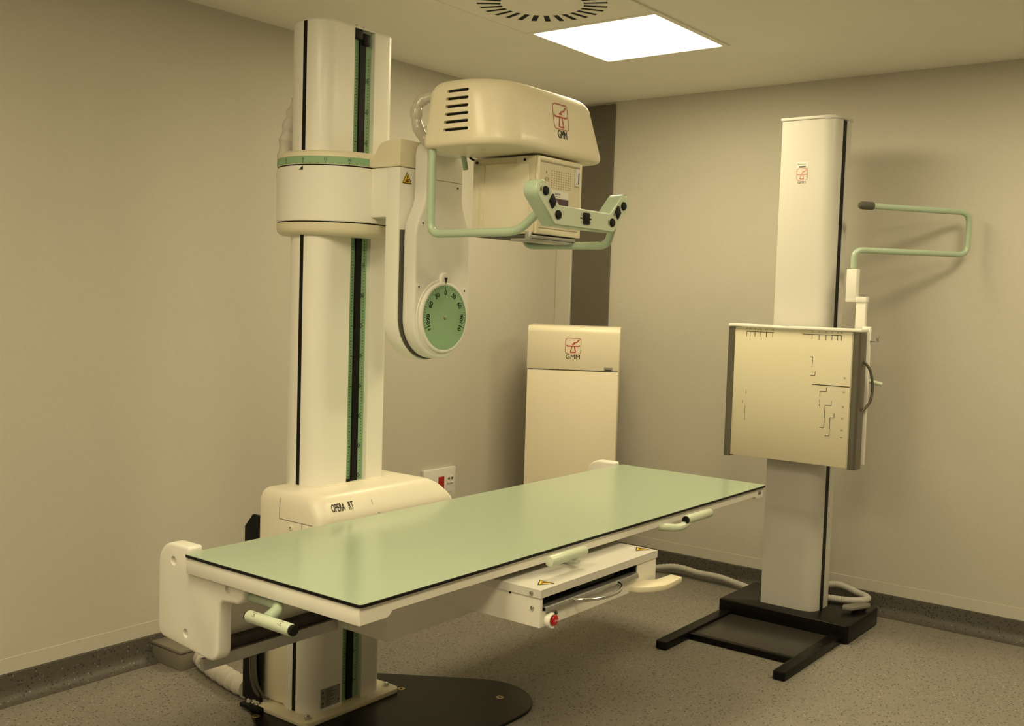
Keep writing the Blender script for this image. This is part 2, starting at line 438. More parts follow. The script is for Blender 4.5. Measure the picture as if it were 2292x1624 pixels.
# ------------------------------------------------------------------ ceiling lamps and the swirl diffuser
def ceiling_lamp(x, y, label, group):
    t = thing('ceiling_light', label, 'light', (x, y, ZC), group)
    h, i = 0.300, 0.276
    fr = bmesh.new()
    lv = []
    for r, z in ((h, ZC), (h, ZC-0.006), (h-0.006, ZC-0.007), (i+0.002, ZC-0.007), (i, ZC-0.004)):
        lv.append([fr.verts.new((x+sx*r, y+sy*r, z)) for sx, sy in ((-1, -1), (1, -1), (1, 1), (-1, 1))])
    for a, b in zip(lv, lv[1:]):
        for k in range(4): fr.faces.new((a[k], a[(k+1) % 4], b[(k+1) % 4], b[k]))
    bmesh.ops.recalc_face_normals(fr, faces=fr.faces[:])
    obj('frame', fr, 'ceilpanel', t)
    obj('diffuser', prism(clean(rrect(x-i, x+i, y-i, y+i, 0.012, 4)), FXY, ZC-0.004, ZC-0.001), 'lamp', t)
    return t
lamp_labels = ['square white light panel recessed in the ceiling beside the round air diffuser', 'square light panel in the ceiling over the near side of the bucky stand',
               'square light panel in the ceiling in front of the near end of the table', 'square light panel in the ceiling along the left wall before the column',
               'unseen added light panel in the ceiling over the open floor between the near and left walls', 'unseen added light panel in the ceiling along the left wall farthest from the column']
for (lx, ly), lb in zip(LAMPS, lamp_labels): ceiling_lamp(lx, ly, lb, 'ceiling light panels')

vx, vy = 3.06, 2.27
vent = thing('air_diffuser', 'square ceiling air diffuser with a ring of black radial slots', 'vent', (vx, vy, ZC))
def swirl_plate():
    bm = bmesh.new(); N = 27; h = 0.297; z = ZC-0.006; r1, r2 = 0.150, 0.236; w = 0.0105
    sq = lambda a: (vx+h*math.cos(a)/max(abs(math.cos(a)), abs(math.sin(a))), vy+h*math.sin(a)/max(abs(math.cos(a)), abs(math.sin(a))))
    cache = {}
    def V(p):
        k = (round(p[0], 6), round(p[1], 6))
        if k not in cache: cache[k] = bm.verts.new((p[0], p[1], z))
        return cache[k]
    inner = []; outer = []; sqv = []
    for k in range(N):
        a = 2*math.pi*(k+0.28)/N; ca, sa = math.cos(a), math.sin(a)
        pt = lambda r, s: (vx+r*ca-s*w*sa, vy+r*sa+s*w*ca)
        inner += [V(pt(r1, -1)), V(pt(r1, 1))]; outer += [V(pt(r2, -1)), V(pt(r2, 1))]
        sqv += [V(sq(a-0.045)), V(sq(a+0.045))]
    n = len(inner)
    bm.faces.new(inner)
    for i in range(n):
        j = (i+1) % n
        if i % 2 == 1: bm.faces.new((inner[i], outer[i], outer[j], inner[j]))
        bm.faces.new((outer[i], sqv[i], sqv[j], outer[j]))
    # fill the four corner tips of the square
    for sx, sy in ((1, 1), (-1, 1), (-1, -1), (1, -1)):
        c = V((vx+sx*h, vy+sy*h))
        near = sorted(sqv, key=lambda v: (v.co.x-c.co.x)**2+(v.co.y-c.co.y)**2)[:6]
        A = min((v for v in near if abs(v.co.x-c.co.x) < 1e-4), key=lambda v: abs(v.co.y-c.co.y), default=None)
        B = min((v for v in near if abs(v.co.y-c.co.y) < 1e-4), key=lambda v: abs(v.co.x-c.co.x), default=None)
        if A and B and A != B and A != c and B != c:
            try: bm.faces.new((A, c, B))
            except ValueError: pass
    bmesh.ops.recalc_face_normals(bm, faces=bm.faces[:])
    r = bmesh.ops.extrude_face_region(bm, geom=bm.faces[:])
    bmesh.ops.translate(bm, vec=(0, 0, 0.002), verts=[g for g in r['geom'] if isinstance(g, bmesh.types.BMVert)])
    return bm
obj('slotted_plate', swirl_plate(), 'ceilpanel', vent, smooth=False)
obj('backing', box(vx-0.28, vx+0.28, vy-0.28, vy+0.28, ZC-0.0025, ZC-0.0005), 'dark', vent)
for (a0, a1, b0, b1) in ((vx-.2995, vx-.296, vy-.3, vy+.3), (vx+.296, vx+.2995, vy-.3, vy+.3), (vx-.296, vx+.296, vy-.3, vy-.2965), (vx-.296, vx+.296, vy+.2965, vy+.3)):
    obj('edge_rail', box(a0, a1, b0, b1, ZC-0.007, ZC), 'plastic', vent)
# small bolt mesh shared by many parts
def mesh_of(bm, m, name):
    bmesh.ops.recalc_face_normals(bm, faces=bm.faces[:]); me = bpy.data.meshes.new(name); bm.to_mesh(me); bm.free(); me.materials.append(M[m]); finish(me, True); return me

# ================================================================== X-RAY COLUMN
CX = 2.3775; CF = 2.49
col = thing('xray_column', 'tall white floor column with green scale strip, black belt and black floor plate', 'x-ray column', (CX, 2.56, 0))
obj('floor_plate', prism(hull([(2.725, 2.212, .197), (2.08, 2.20, .195), (2.26, 2.79, .05), (2.52, 2.79, .05)], 10), FXY, 0.0, 0.012, 0.002, 1), 'blackp', col, 'black steel floor plate with rounded ends')
obj('foot_flange', prism(clean(rrect(2.172, 2.605, 2.452, 2.765, 0.03, 5)), FXY, 0.012, 0.028, 0.003, 2), 'cream', col)
bolt_dome = mesh_of(join(lathe((0,0,0), (0,0,1), [(0, .0125), (.004, .0125), (.0045, .010), (.010, .009), (.013, .006), (.0145, .002)], 12)), 'chrome', 'bolt')
for p in ((2.205, 2.484), (2.578, 2.500), (2.200, 2.730)): share(bolt_dome, 'bolt', (p[0], p[1], 0.028), col)
ring = mesh_of(join(lathe((0,0,0), (0,0,1), [(0, .0135), (.0012, .0130), (.0012, .001)], 16)), 'brass', 'screw_ring')
rhole = mesh_of(cyl((0, 0, 0), (0, 0, .0004), .0055, 12), 'dark', 'screw_socket')
for p in ((2.623, 2.468), (2.796, 2.161), (2.240, 2.395), (2.135, 2.655), (2.05, 2.16)):
    share(ring, 'screw_ring', (p[0], p[1], 0.0120), col); share(rhole, 'screw_socket', (p[0], p[1], 0.01325), col)
# column profile: left face, groove, rounded corner, recess with scale and belt
def col_profile():
    p = [(2.2385, 2.645), (2.2155, 2.600), (2.2155, 2.5735), (2.2215, 2.5735), (2.2215, 2.5555), (2.2155, 2.5555)]
    p += [(2.2155+0.065*(1-math.cos(R(a))), 2.555-0.065*math.sin(R(a))) for a in range(6, 91, 6)]
    p += [(2.358, CF), (2.3590, CF+0.018), (2.4465, CF+0.018), (2.4475, CF), (2.510, CF)]
    p += [(2.510+0.032*math.sin(R(a)), CF+0.032*(1-math.cos(R(a)))) for a in range(15, 91, 15)]
    p += [(2.542, 2.645)]
    return p
obj('column', prism(col_profile(), FXY, 0.028, 2.247), 'white', col, smooth=True)
obj('top_cap', prism([(a, b) for a, b in hull([(2.283, 2.556, .0665), (2.509, 2.524, .033), (2.25, 2.63, .012), (2.53, 2.632, .010)], 8)], FXY, 2.247, 2.252, 0.001, 1), 'white2', col)
obj('guide_groove', box(2.2165, 2.2225, 2.556, 2.573, 0.03, 2.2475), 'black', col, 'black rubber guide strip')
obj('rear_cover', box(2.226, 2.528, 2.647, 2.742, 0.028, 0.47, 0.006), 'cream', col)
obj('rear_cover_side', box(2.2225, 2.226, 2.605, 2.735, 0.036, 0.47, 0.001, 1), 'cream', col)
strip = obj('scale_strip', box(2.3595, 2.446, CF+0.0165, CF+0.018, 0.03, 2.245), 'green', col, 'green height scale strip')
P = Print(planar((0, CF+0.0165, 0), (1, 0, 0), (0, 0, 1)))
k = 0; z = 0.09
while z < 2.16:
    major = k % 10 == 0; mid = k % 5 == 0
    P.rect(2.4375-(0.009 if major else 0.007 if mid else 0.0045), 2.4375, z-0.0011, z+0.0011)
    P.rect(2.3790, 2.3790+(0.009 if major else 0.007 if mid else 0.0045), z-0.0011, z+0.0011)
    if major: P.text(str(int(round((z-0.44)*100/10)*10)) if z > 0.5 else '0', 2.4215, z, 0.022)
    k += 1; z += 0.01
P.build('scale_markings', 'ink', strip, stuff=True)
obj('drive_belt', box(2.3895, 2.4150, CF+0.008, CF+0.0145, 0.034, 2.235), 'black', col, 'black drive belt')
obj('belt_stop', box(2.361, 2.397, CF+0.003, CF+0.016, 2.215, 2.246, 0.002), 'black', col)
obj('belt_stop', box(2.398, 2.430, CF+0.001, CF+0.016, 2.200, 2.238, 0.004), 'black', col)
obj('belt_stop', box(2.366, 2.384, CF+0.004, CF+0.016, 0.776, 0.784, 0.002), 'black', col)
scr = mesh_of(lathe((0,0,0), (0,0,1), [(0, .0045), (.006, .0045), (.008, .003)], 10), 'steel', 'screw')
for x in (2.375, 2.408): share(scr, 'screw', (x, CF+0.012, 2.252), col)
# rating plate
lab = obj('rating_plate', box(2.2665, 2.350, CF-0.0008, CF+0.001, 0.040, 0.104), 'greysticker', col)
P = Print(planar((0, CF-0.0008, 0), (1, 0, 0), (0, 0, 1)))
P.text('CE', 2.2745, 0.0755, 0.013)
for i in range(11):
    zz = 0.098-i*0.0052; P.rect(2.287, 2.287+0.020+0.036*random.random(), zz-0.0008, zz+0.0008)
P.rect(2.2695, 2.279, 0.0445, 0.0465); P.rect(2.271, 2.278, 0.052, 0.058); P.rect(2.271, 2.277, 0.089, 0.095); P.poly([(2.339, .050), (2.346, .050), (2.3425, .058)])
P.build('print', 'ink', lab, stuff=True)
# black cable channel behind the left flank with cables at its foot
chn = obj('cable_channel', prism([(2.795, 0.026), (2.700, 0.026), (2.700, 0.655), (2.755, 0.655), (2.795, 0.610)], FYZ, 2.190, 2.200, 0.001, 1), 'black', col, 'black cable channel')
obj('channel_side', box(2.200, 2.222, 2.775, 2.795, 0.026, 0.60, 0.002), 'black', col)
obj('channel_foot', box(2.150, 2.215, 2.660, 2.760, 0.012, 0.026, 0.004), 'black', col)
share(bolt_dome, 'bolt', (2.175, 2.700, 0.026), col); share(bolt_dome, 'bolt', (2.172, 2.735, 0.026), col)
for i, (a, b) in enumerate(((0.0, 0.0), (0.010, 0.006), (0.020, -0.004), (0.028, 0.008))):
    obj('cable', tube(catmull([(2.184, 2.752-a, 0.30), (2.183, 2.748-a, 0.20), (2.180, 2.738-a, 0.11), (2.186+a*.3, 2.718-a+b, 0.058), (2.205, 2.690-a*.6+b, 0.042)]), 0.0042, 8), 'cable', col)
# cable sleeve running up behind the column
obj('cable_sleeve', tube(catmull([(2.29, 2.715, 1.62), (2.281, 2.725, 1.75), (2.278, 2.724, 1.86), (2.283, 2.710, 1.95), (2.295, 2.690, 2.02), (2.32, 2.668, 2.08)], 6), 0.030, 12, lambda i: 0.030+0.004*math.sin(i*1.9)-0.0005*i), 'wrap', col, 'grey wrapped cable sleeve')

# carriage cover (with the model lettering) around the column
def cover_levels():
    lv = []
    for z, xa, xb, ya, yb, r in ((0.50, 2.112, 2.738, 2.338, 2.632, .03), (0.690, 2.112, 2.738, 2.338, 2.632, .03), (0.702, 2.112, 2.732, 2.339, 2.632, .032), (0.722, 2.112, 2.715, 2.346, 2.632, .036),
                                 (0.742, 2.1135, 2.695, 2.356, 2.631, .040), (0.756, 2.117, 2.676, 2.363, 2.629, .044), (0.766, 2.123, 2.656, 2.370, 2.625, .046), (0.772, 2.132, 2.636, 2.377, 2.619, .046), (0.7745, 2.146, 2.616, 2.386, 2.610, .044)):
        lv.append((z, rrect(xa, xb, ya, yb, (r, .03, .02, .02), 5)))
    return lv
cov = obj('carriage_cover', loft(cover_levels()), 'ivory', col, 'cream carriage cover', ang=50)
def on_cover(a, b):      # a: x, b: z ; front slope
    zz = [(0.690, 2.338), (0.702, 2.339), (0.722, 2.346), (0.742, 2.356), (0.756, 2.363), (0.766, 2.370)]
    y = zz[0][1]
    for (z0, y0), (z1, y1) in zip(zz, zz[1:]):
        if z0 <= b <= z1: y = y0+(y1-y0)*(b-z0)/(z1-z0)
    return Vector((a, y-0.0012, b+0.0006))
P = Print(on_cover); P.text('OPERA', 2.1965, 0.7345, 0.0325, 0.54, 0, 0.0004); P.text('RT', 2.2500, 0.7345, 0.0325, 0.54, 0, 0.0004); P.build('lettering', 'ink', cov)
P = Print(on_cover); P.rect(2.3405, 2.3425, 0.726, 0.742); P.rect(2.357, 2.364, 0.696, 0.6985); P.build('scratch', 'inkf', cov)
P = Print(planar((2.112, 0, 0), (0, -1, 0), (0, 0, 1)))
P.path([(-2.5225, 0.755), (-2.5235, 0.745), (-2.5245, 0.73), (-2.525, 0.688)], 0.0016); P.path([(-2.525, 0.688), (-2.372, 0.688)], 0.0016); P.path([(-2.42, 0.688), (-2.42, 0.66)], 0.0016)
P.build('panel_joint', 'inkg', cov)
obj('cover_screw', cyl((2.1125, 2.470, 0.668), (2.1085, 2.470, 0.668), 0.008, 14, 0.001), 'white2', cov)
obj('cover_screw_slot', cyl((2.1086, 2.470, 0.668), (2.1078, 2.470, 0.668), 0.0022, 8), 'dark', cov)
lip = bmesh.new()
obj('column_seal', prism(clean(rrect(2.205, 2.552, 2.480, 2.606, (.06, .03, .005, .005), 5)), FXY, 0.7745, 0.7765), 'ivory', cov); lip.free()

# ================================================================== TUBE UNIT on the column
tub = thing('xray_tube_unit', 'cream x-ray tube head with collimator, green handles and dial arm on the column', 'x-ray tube', (CX, 2.2, 1.2))
KX, KY, KR = 2.372, 2.585, 0.187
drum = [(1.578, KR-.030), (1.580, KR-.014), (1.588, KR-.004), (1.598, KR), (1.617, KR)]
obj('lower_ring', lathe((KX, KY, 0), (0, 0, 1), drum, 64), 'cream', tub)
obj('ring_gap', lathe((KX, KY, 0), (0, 0, 1), [(1.617, KR-.003), (1.621, KR-.003)], 64), 'black', tub)
obj('collar', lathe((KX, KY, 0), (0, 0, 1), [(1.621, KR-.001), (1.624, KR+.001), (1.790, KR+.001), (1.793, KR-.001)], 64), 'white', tub)
obj('ring_gap', lathe((KX, KY, 0), (0, 0, 1), [(1.793, KR-.003), (1.797, KR-.003)], 64), 'black', tub)
obj('upper_ring', lathe((KX, KY, 0), (0, 0, 1), [(1.797, KR), (1.826, KR-.0005), (1.836, KR-.005), (1.842, KR-.014), (1.844, KR-.030)], 64), 'cream', tub)
def on_drum(r): return lambda a, b: Vector((KX+r*math.cos(R(a)), KY+r*math.sin(R(a)), b))
def drum_band(r, a0, a1, z0, z1, n=40):
    P = Print(on_drum(r))
    for i in range(n):
        b0 = a0+(a1-a0)*i/n; b1 = a0+(a1-a0)*(i+1)/n; P.rect(b0, b1, z0, z1)
    bmesh.ops.remove_doubles(P.bm, verts=P.bm.verts[:], dist=1e-6)
    return P.bm
sc = obj('angle_scale', drum_band(KR+.0008, 120, 262, 1.799, 1.822), 'green', tub, 'green curved angle scale')
P = Print(on_drum(KR+.0014))
def ang_text(s, a, z, size):
    vs, fs = glyphs(s); V = []
    for x, y, _ in vs: V.append(P.bm.verts.new(P.mp(a+math.degrees(x*size/KR), z+y*size)))
    for f in fs: P.bm.faces.new([V[i] for i in f])
for i in range(-3, 10):
    a = 195+i*7.6; mj = i % 3 == 0
    if a > 261: break
    P.rect(a-0.22, a+0.22, 1.7995, 1.7995+(0.006 if mj else 0.0035))
    if mj: ang_text(str(abs(i*5)), a, 1.8115, 0.0125)
P.build('scale_markings', 'ink', sc, stuff=True)
P = Print(on_drum(KR+.0018)); P.poly([(190.5, 1.779), (195.4, 1.7785), (195.2, 1.7915)]); P.build('pointer', 'ink', tub)
# arm block between collar and arm
AX0, AX1 = 2.357, 2.640
obj('arm_block', prism([(2.50, 1.640), (2.50, 1.7945), (2.277, 1.7945), (2.277, 1.640)], FYZ, AX0, AX1, 0.004), 'white', tub)
obj('arm_block_cap', prism([(2.50, 1.7965), (2.50, 1.816), (2.418, 1.816), (2.402, 1.822), (2.388, 1.840), (2.375, 1.862), (2.362, 1.873), (2.345, 1.878), (2.277, 1.881), (2.277, 1.7965)], FYZ, AX0, AX1, 0.004), 'cream', tub)
tri = triangle_sign(planar((2.388, 2.2763, 1.762), (1, 0, 0), (0, 0, 1)), 0.0, 0.0, 0.042, tub)
# rear arm plate
def stadium(x0, x1, zb, zt):
    r = (x1-x0)/2; cx = (x0+x1)/2
    return arc(cx, zb+r, r, 180, 360, 20)+[(x1, zt), (x0, zt)]
obj('rear_arm_plate', prism(stadium(2.3565, 2.6405, 1.188, 1.79), FXZ, -2.335, -2.2765, 0.004, 2, 60), 'white', tub)
obj('arm_gap', prism(stadium(2.362, 2.636, 1.193, 1.60), FXZ, -2.2765, -2.269), 'greyd', tub)
def front_arm():
    x0, x1 = 2.370, 2.632; cx = (x0+x1)/2; r = (x1-x0)/2
    p = arc(cx, 1.196+r, r, 180, 360, 24)
    S_ = [(0, 1.585), (-.003, 1.612), (-.011, 1.634), (-.023, 1.655), (-.034, 1.676), (-.041, 1.700), (-.0425, 1.725)]
    p += [(x1+a, b) for a, b in S_]
    p += [(x1-.0425, 1.84), (x1-.048, 1.862), (x1-.062, 1.874), (x0+.062, 1.874), (x0+.048, 1.862), (x0+.0425, 1.84)]
    p += [(x0-a, b) for a, b in S_[::-1]]
    return p
fa = obj('front_arm', prism(front_arm(), FXZ, -2.269, -2.215, 0.009, 3, 60), 'plastic', tub)
P = Print(planar((0, 2.2155, 0), (1, 0, 0), (0, 0, 1), .0008)); P.rect(2.418, 2.585, 1.7600, 1.7615); P.build('seam', 'inkg', fa)
hole = mesh_of(cyl((0, 0.001, 0), (0, -0.0008, 0), 0.0032, 10), 'dark', 'screw_hole')
boss = mesh_of(cyl((0, 0.001, 0), (0, -0.0012, 0), 0.010, 14, 0.0008), 'plastic', 'screw_boss')
for x, z in ((2.388, 1.424), (2.607, 1.416), (2.487, 1.214), (2.400, 1.622), (2.560, 1.745)):
    b_ = share(boss, 'screw_boss', (x, 2.215, z), fa); ORG[b_] = Vector((x, 2.215, z)); share(hole, 'screw_hole', (x, 2.2138, z), fa)
dz = 1.329; dxc = 2.501
rim = obj('dial_rim', lathe((dxc, 2.216, dz), (0, -1, 0), [(0, .122), (.0035, .120), (.0035, .113), (.012, .112), (.014, .109), (.014, .104), (.0125, .1035)], 56), 'plastic', tub)
obj('pointer_housing', prism(stadium(dxc-.018, dxc+.018, dz+.095, dz+.124)[:-2]+arc(dxc, dz+.124, .018, 0, 180, 10), FXZ, -2.216, -2.204, .002), 'plastic', tub)
dial = obj('dial', lathe((dxc, 2.2036, dz), (0, -1, 0), [(0, .1035), (.0012, .1035)], 56), 'green', tub, 'round green angle dial')
P = Print(planar((dxc, 2.2024, dz), (1, 0, 0), (0, 0, 1)))
for d in range(-110, 111, 5):
    a = R(90-d); mj = d % 30 == 0 or abs(d) == 110; md = d % 10 == 0
    r1 = .101; r0 = r1-(.0135 if mj else .010 if md else .0065)
    P.line((r0*math.cos(a), r0*math.sin(a)), (r1*math.cos(a), r1*math.sin(a)), .0016 if mj else .0012)
    if mj: P.text(str(abs(d)), .079*math.cos(a), .079*math.sin(a), .0225, 1, -d, .0003)
P.build('dial_markings', 'ink', dial, stuff=True)
P = Print(planar((dxc, 2.2018, dz), (1, 0, 0), (0, 0, 1), .0004)); P.poly([(-.0085, .128), (.0085, .128), (0, .105)])
P.build('dial_pointer', 'ink', tub)
obj('dial_screw', lathe((dxc, 2.2026, dz), (0, -1, 0), [(0, .0065), (.002, .006), (.003, .003)], 14), 'steel', dial)
# elbow that carries the head
obj('arm_elbow', box(2.43, 2.57, 2.06, 2.27, 1.838, 1.93, 0.02, 3), 'plastic', tub)
# tube head shell
HX0, HX1, HY0, HY1 = 2.243, 2.782, 1.796, 2.088
def head_levels():
    lv = []
    for z, i in ((1.822, .022), (1.823, .010), (1.827, .003), (1.834, 0), (1.845, 0)): lv.append((z, i))
    for k in range(1, 7): lv.append((1.845+(1.965-1.845)*k/6, 0.020*k/6))
    for a in range(15, 91, 15): lv.append((1.965+.052*math.sin(R(a)), .020+.052*(1-math.cos(R(a)))*0.9))
    out = []
    for z, i in lv:
        xr = HX1-i-max(0, (z-1.85))*0.10
        out.append((z, rrect(HX0+(min(i, .02)*0.3+max(0, i-.02)*0.9 if z > 1.84 else i), xr, HY0+i, HY1-i*0.7, (.125, .045, .035, .030), 10)))
    return out
hb = loft(head_levels())
bmesh.ops.recalc_face_normals(hb, faces=hb.faces[:])
head = obj('tube_housing', hb, 'cream', tub, 'cream rounded tube housing', ang=60)
# six ventilation slots cut into the end face
cutter = bmesh.new(); slots = []
for k in range(6):
    z = 1.9785-k*0.0218; ya = 1.918-0.0016*k; yb = 1.996+0.0012*k
    xs = HX0+0.3*max(0, (z-1.845)/.12*.020)
    c = prism(stroke_outline([(ya+.0042, z), (yb-.0042, z)], .0044, 5), FYZ, xs-.03, xs+.016)
    slots.append((z, ya, yb, xs)); cutter = join(cutter, c)
carve(head, cutter)
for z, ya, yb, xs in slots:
    obj('slot_shade', prism(stroke_outline([(ya+.0042, z), (yb-.0042, z)], .0044, 5), FYZ, xs+.010, xs+.0155), 'dark', head, smooth=False)  # dark plate stands in for shade deep in the slot
def on_head(a, b):
    i = max(0, min(1, (b-1.845)/.12))*.020
    return Vector((a, HY0+i-.0010, b))
logo(on_head, 2.552, 1.9385, 0.078, head, bold=.0006, tsx=.62, tsz=.32)
obj('bottom_screw', cyl((2.34, 1.93, 1.8225), (2.34, 1.93, 1.8205), .007, 14, .001), 'cream2', head)
# wrapped cable behind the head
obj('cable_loop', tube(catmull([(2.42, 2.10, 1.985), (2.372, 2.17, 2.000), (2.347, 2.197, 1.975), (2.343, 2.200, 1.935), (2.352, 2.192, 1.895), (2.372, 2.172, 1.865), (2.42, 2.12, 1.855)], 6), 0.016, 12, lambda i: 0.017+0.0015*math.sin(i*0.9)+.0008*math.sin(i*2.3)), 'film', tub, 'crinkled plastic wrapped cable')
# collimator
QX0, QX1, QY0, QY1, QZ0, QZ1 = 2.454, 2.684, 1.816, 2.062, 1.588, 1.816
cb = obj('collimator_body', box(QX0, QX1, QY0+.008, QY1, QZ0, QZ1, .004), 'cream2', tub)
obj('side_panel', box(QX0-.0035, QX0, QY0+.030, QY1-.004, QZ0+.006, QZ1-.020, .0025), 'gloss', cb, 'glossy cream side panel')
obj('side_rib', box(QX0-.006, QX0-.001, QY1-.050, QY1-.030, QZ0+.006, QZ1-.022, .002), 'cream2', cb)
obj('side_flange', box(QX0-.0045, QX0, QY0+.008, QY0+.030, QZ0+.004, QZ1-.001, .001), 'cream2', cb)
obj('top_bracket', box(QX0-.0048, QX0, QY0+.006, QY0+.075, QZ1-.024, QZ1-.001, .001), 'cream2', cb)
for y, z in ((QY0+.045, QZ1-.0125), (QY1-.018, QZ1-.012)): obj('side_screw', cyl((QX0-.003, y, z), (QX0-.0062, y, z), .0042, 12), 'black', cb)
ff = bmesh.new()
obj('front_frame', join(box(QX0, QX0+.014, QY0, QY0+.012, QZ0, QZ1, .003), box(QX1-.012, QX1, QY0, QY0+.012, QZ0, QZ1-.002, .003), box(QX0+.012, QX1-.010, QY0, QY0+.012, QZ1-.014, QZ1, .003), box(QX0+.012, QX1-.010, QY0, QY0+.012, QZ0, QZ0+.016, .003)), 'cream', cb); ff.free()
fp = obj('front_panel', box(QX0+.014, QX1-.012, QY0+.004, QY0+.010, QZ0+.016, QZ1-.014), 'cream2', cb)
mpf = planar((0, QY0+.004, 0), (1, 0, 0), (0, 0, 1))
P = Print(mpf)
for r_ in range(9):
    for c_ in range(8):
        w = .0022+.0050*random.random()
        P.rect(2.527+r_*.0122, 2.527+r_*.0122+.0045, 1.728+c_*.0070, 1.728+c_*.0070+.0030)
for r_ in range(3): P.rect(2.497+r_*.006, 2.4995+r_*.006, 1.745, 1.757)
P.build('exposure_table', 'inkf', fp, stuff=True)
P = Print(mpf); P.rect(2.5005, 2.5035, 1.768, 1.776); P.rect(2.628, 2.634, 1.671, 1.676); P.rect(2.637, 2.641, 1.671, 1.676); P.rect(2.545, 2.556, 1.6155, 1.6175); P.rect(2.547, 2.549, 1.6155, 1.623); P.rect(2.552, 2.554, 1.6155, 1.623)
P.path([(QX0+.016, QZ0+.0185), (QX1-.014, QZ0+.0185)], .0012); P.path([(QX0+.016, QZ1-.0165), (QX1-.014, QZ1-.0165)], .0012)
for k in range(7):
    a = R(130+k*17); P.line((2.648+.030*math.cos(a), 1.648+.030*math.sin(a)), (2.648+.035*math.cos(a), 1.648+.035*math.sin(a)), .0012)
P.build('front_print', 'inkg', fp, stuff=True)
stk = obj('maker_sticker', box(2.517, 2.617, QY0+.0032, QY0+.0042, 1.700, 1.722), 'paper', fp)
P = Print(planar((0, QY0+.0032, 0), (1, 0, 0), (0, 0, 1))); P.text('medical', 2.560, 1.7125, .0105, .9); P.path([(2.5215, 1.719), (2.5195, 1.716), (2.5225, 1.7125), (2.527, 1.711)], .0022); P.path([(2.529, 1.7185), (2.5245, 1.7150), (2.525, 1.7060), (2.5345, 1.7040)], .0026); P.rect(2.536, 2.575, 1.7045, 1.7055); P.build('print', 'ink', stk)
obj('dark_sticker', prism([(2.519, 1.6985), (2.526, 1.681), (2.618, 1.681), (2.618, 1.6985)], FXZ, -(QY0+.0042), -(QY0+.0032)), 'purple', fp)
ws = obj('white_sticker', box(QX1-.034, QX1-.014, QY0-.0008, QY0+.0042, 1.745, 1.797), 'paper', fp)
P = Print(planar((0, QY0-.0008, 0), (1, 0, 0), (0, 0, 1))); P.rect(QX1-.0225, QX1-.0175, 1.752, 1.786); P.rect(QX1-.031, QX1-.027, 1.749, 1.756); P.build('print', 'ink', ws)
obj('knob_base', lathe((2.648, QY0+.004, 1.648), (0, -1, 0), [(0, .024), (.002, .0235)], 28), 'greyd', fp)
obj('field_knob', lathe((2.648, QY0+.002, 1.648), (0, -1, 0), [(0, .021), (.030, .0205), (.033, .019), (.034, .017)], 28), 'grey', fp, 'grey round field knob')
obj('accessory_rail', join(box(QX0-.030, QX1-.030, QY0-.002, QY0+.006, 1.574, 1.583, .001), box(QX0-.030, QX1-.030, QY0+.002, QY0+.070, 1.566, 1.573, .001), box(QX0-.034, QX0-.024, QY0-.004, QY0+.016, 1.566, 1.592, .003)), 'steel2', cb)
obj('lower_plate', box(QX0+.008, QX1-.006, QY0+.014, QY1-.01, 1.580, QZ0+.002, .002), 'greyd', cb)
obj('lamp_cable', tube(catmull([(QX0+.012, QY1-.002, 1.812), (QX0-.004, QY1+.006, 1.818), (QX0-.010, QY1+.012, 1.830)]), .0035, 8), 'black', tub)
# handles and control console
obj('handle_bar', tube(fillet([(2.270, 2.064, 1.845), (2.270, 2.064, 1.578), (2.270, 1.742, 1.580), (2.258, 1.650, 1.642)], .035, 8), .0118, 16), 'mintp', tub, 'mint green tubular handle')
obj('handle_bar', tube(fillet([(2.660, 2.010, 1.835), (2.660, 2.010, 1.566), (2.660, 1.700, 1.564), (2.612, 1.648, 1.632)], .032, 8), .0118, 16), 'mintp', tub, 'mint green tubular handle')
obj('handle_peg', tube([(2.412, 2.074, 1.850), (2.440, 2.080, 1.785)], .0085, 12), 'mintp', tub)
CY = 1.622
cons = obj('control_console', prism(stroke_outline([(2.2165, 1.684), (2.286, 1.6225), (2.557, 1.6225), (2.620, 1.682)], .0275, 10), FXZ, -(CY+.046), -CY, .005, 3, 50), 'mintp', tub, 'mint green angled control console')
obj('console_face', prism(stroke_outline([(2.2165, 1.684), (2.286, 1.6225), (2.557, 1.6225), (2.620, 1.682)], .0235, 10), FXZ, -CY, -(CY-.0012)), 'mintl', cons, 'pale face plate with black buttons')
btn = mesh_of(lathe((0,0,0), (0,-1,0), [(0, .0125), (.004, .012), (.006, .010), (.0065, .006)], 18), 'black', 'button')
for x, z in ((2.2255, 1.6825), (2.286, 1.6245), (2.556, 1.6235), (2.6145, 1.6755)): share(btn, 'button', (x, CY-.001, z), cons)
for x, z, w, h in ((2.2575, 1.6575, .0155, .0200), (2.5835, 1.6545, .0155, .0200)):
    obj('rocker_button', prism([(x-w, z), (x, z-h), (x+w, z), (x, z+h)], FXZ, -(CY-.001), -(CY-.006), .001), 'black', cons)
obj('square_button', prism(clean(rrect(2.4065, 2.4345, 1.6085, 1.6405, .002, 2)), FXZ, -(CY-.001), -(CY-.006), .001), 'black', cons)
P = Print(planar((0, CY-.0012, 0), (1, 0, 0), (0, 0, 1)))
P.rect(2.392, 2.4025, 1.6225, 1.626); P.rect(2.4385, 2.449, 1.6225, 1.626)
for x in (2.397, 2.444):
    for z in (1.614, 1.6345): P.rect(x-.0008, x+.0008, z-.003, z+.003)
P.text('A', 2.2735, 1.6475, .012); P.text('V', 2.2425, 1.6765, .012); P.text('A', 2.5655, 1.6465, .012); P.text('V', 2.5955, 1.669, .012)
P.rect(2.2015, 2.2035, 1.6785, 1.6885); P.rect(2.207, 2.209, 1.680, 1.692); P.rect(2.5365, 2.5385, 1.617, 1.629); P.rect(2.301, 2.305, 1.6165, 1.6185); P.rect(2.630, 2.632, 1.670, 1.680)
P.build('console_print', 'ink', cons, stuff=True)

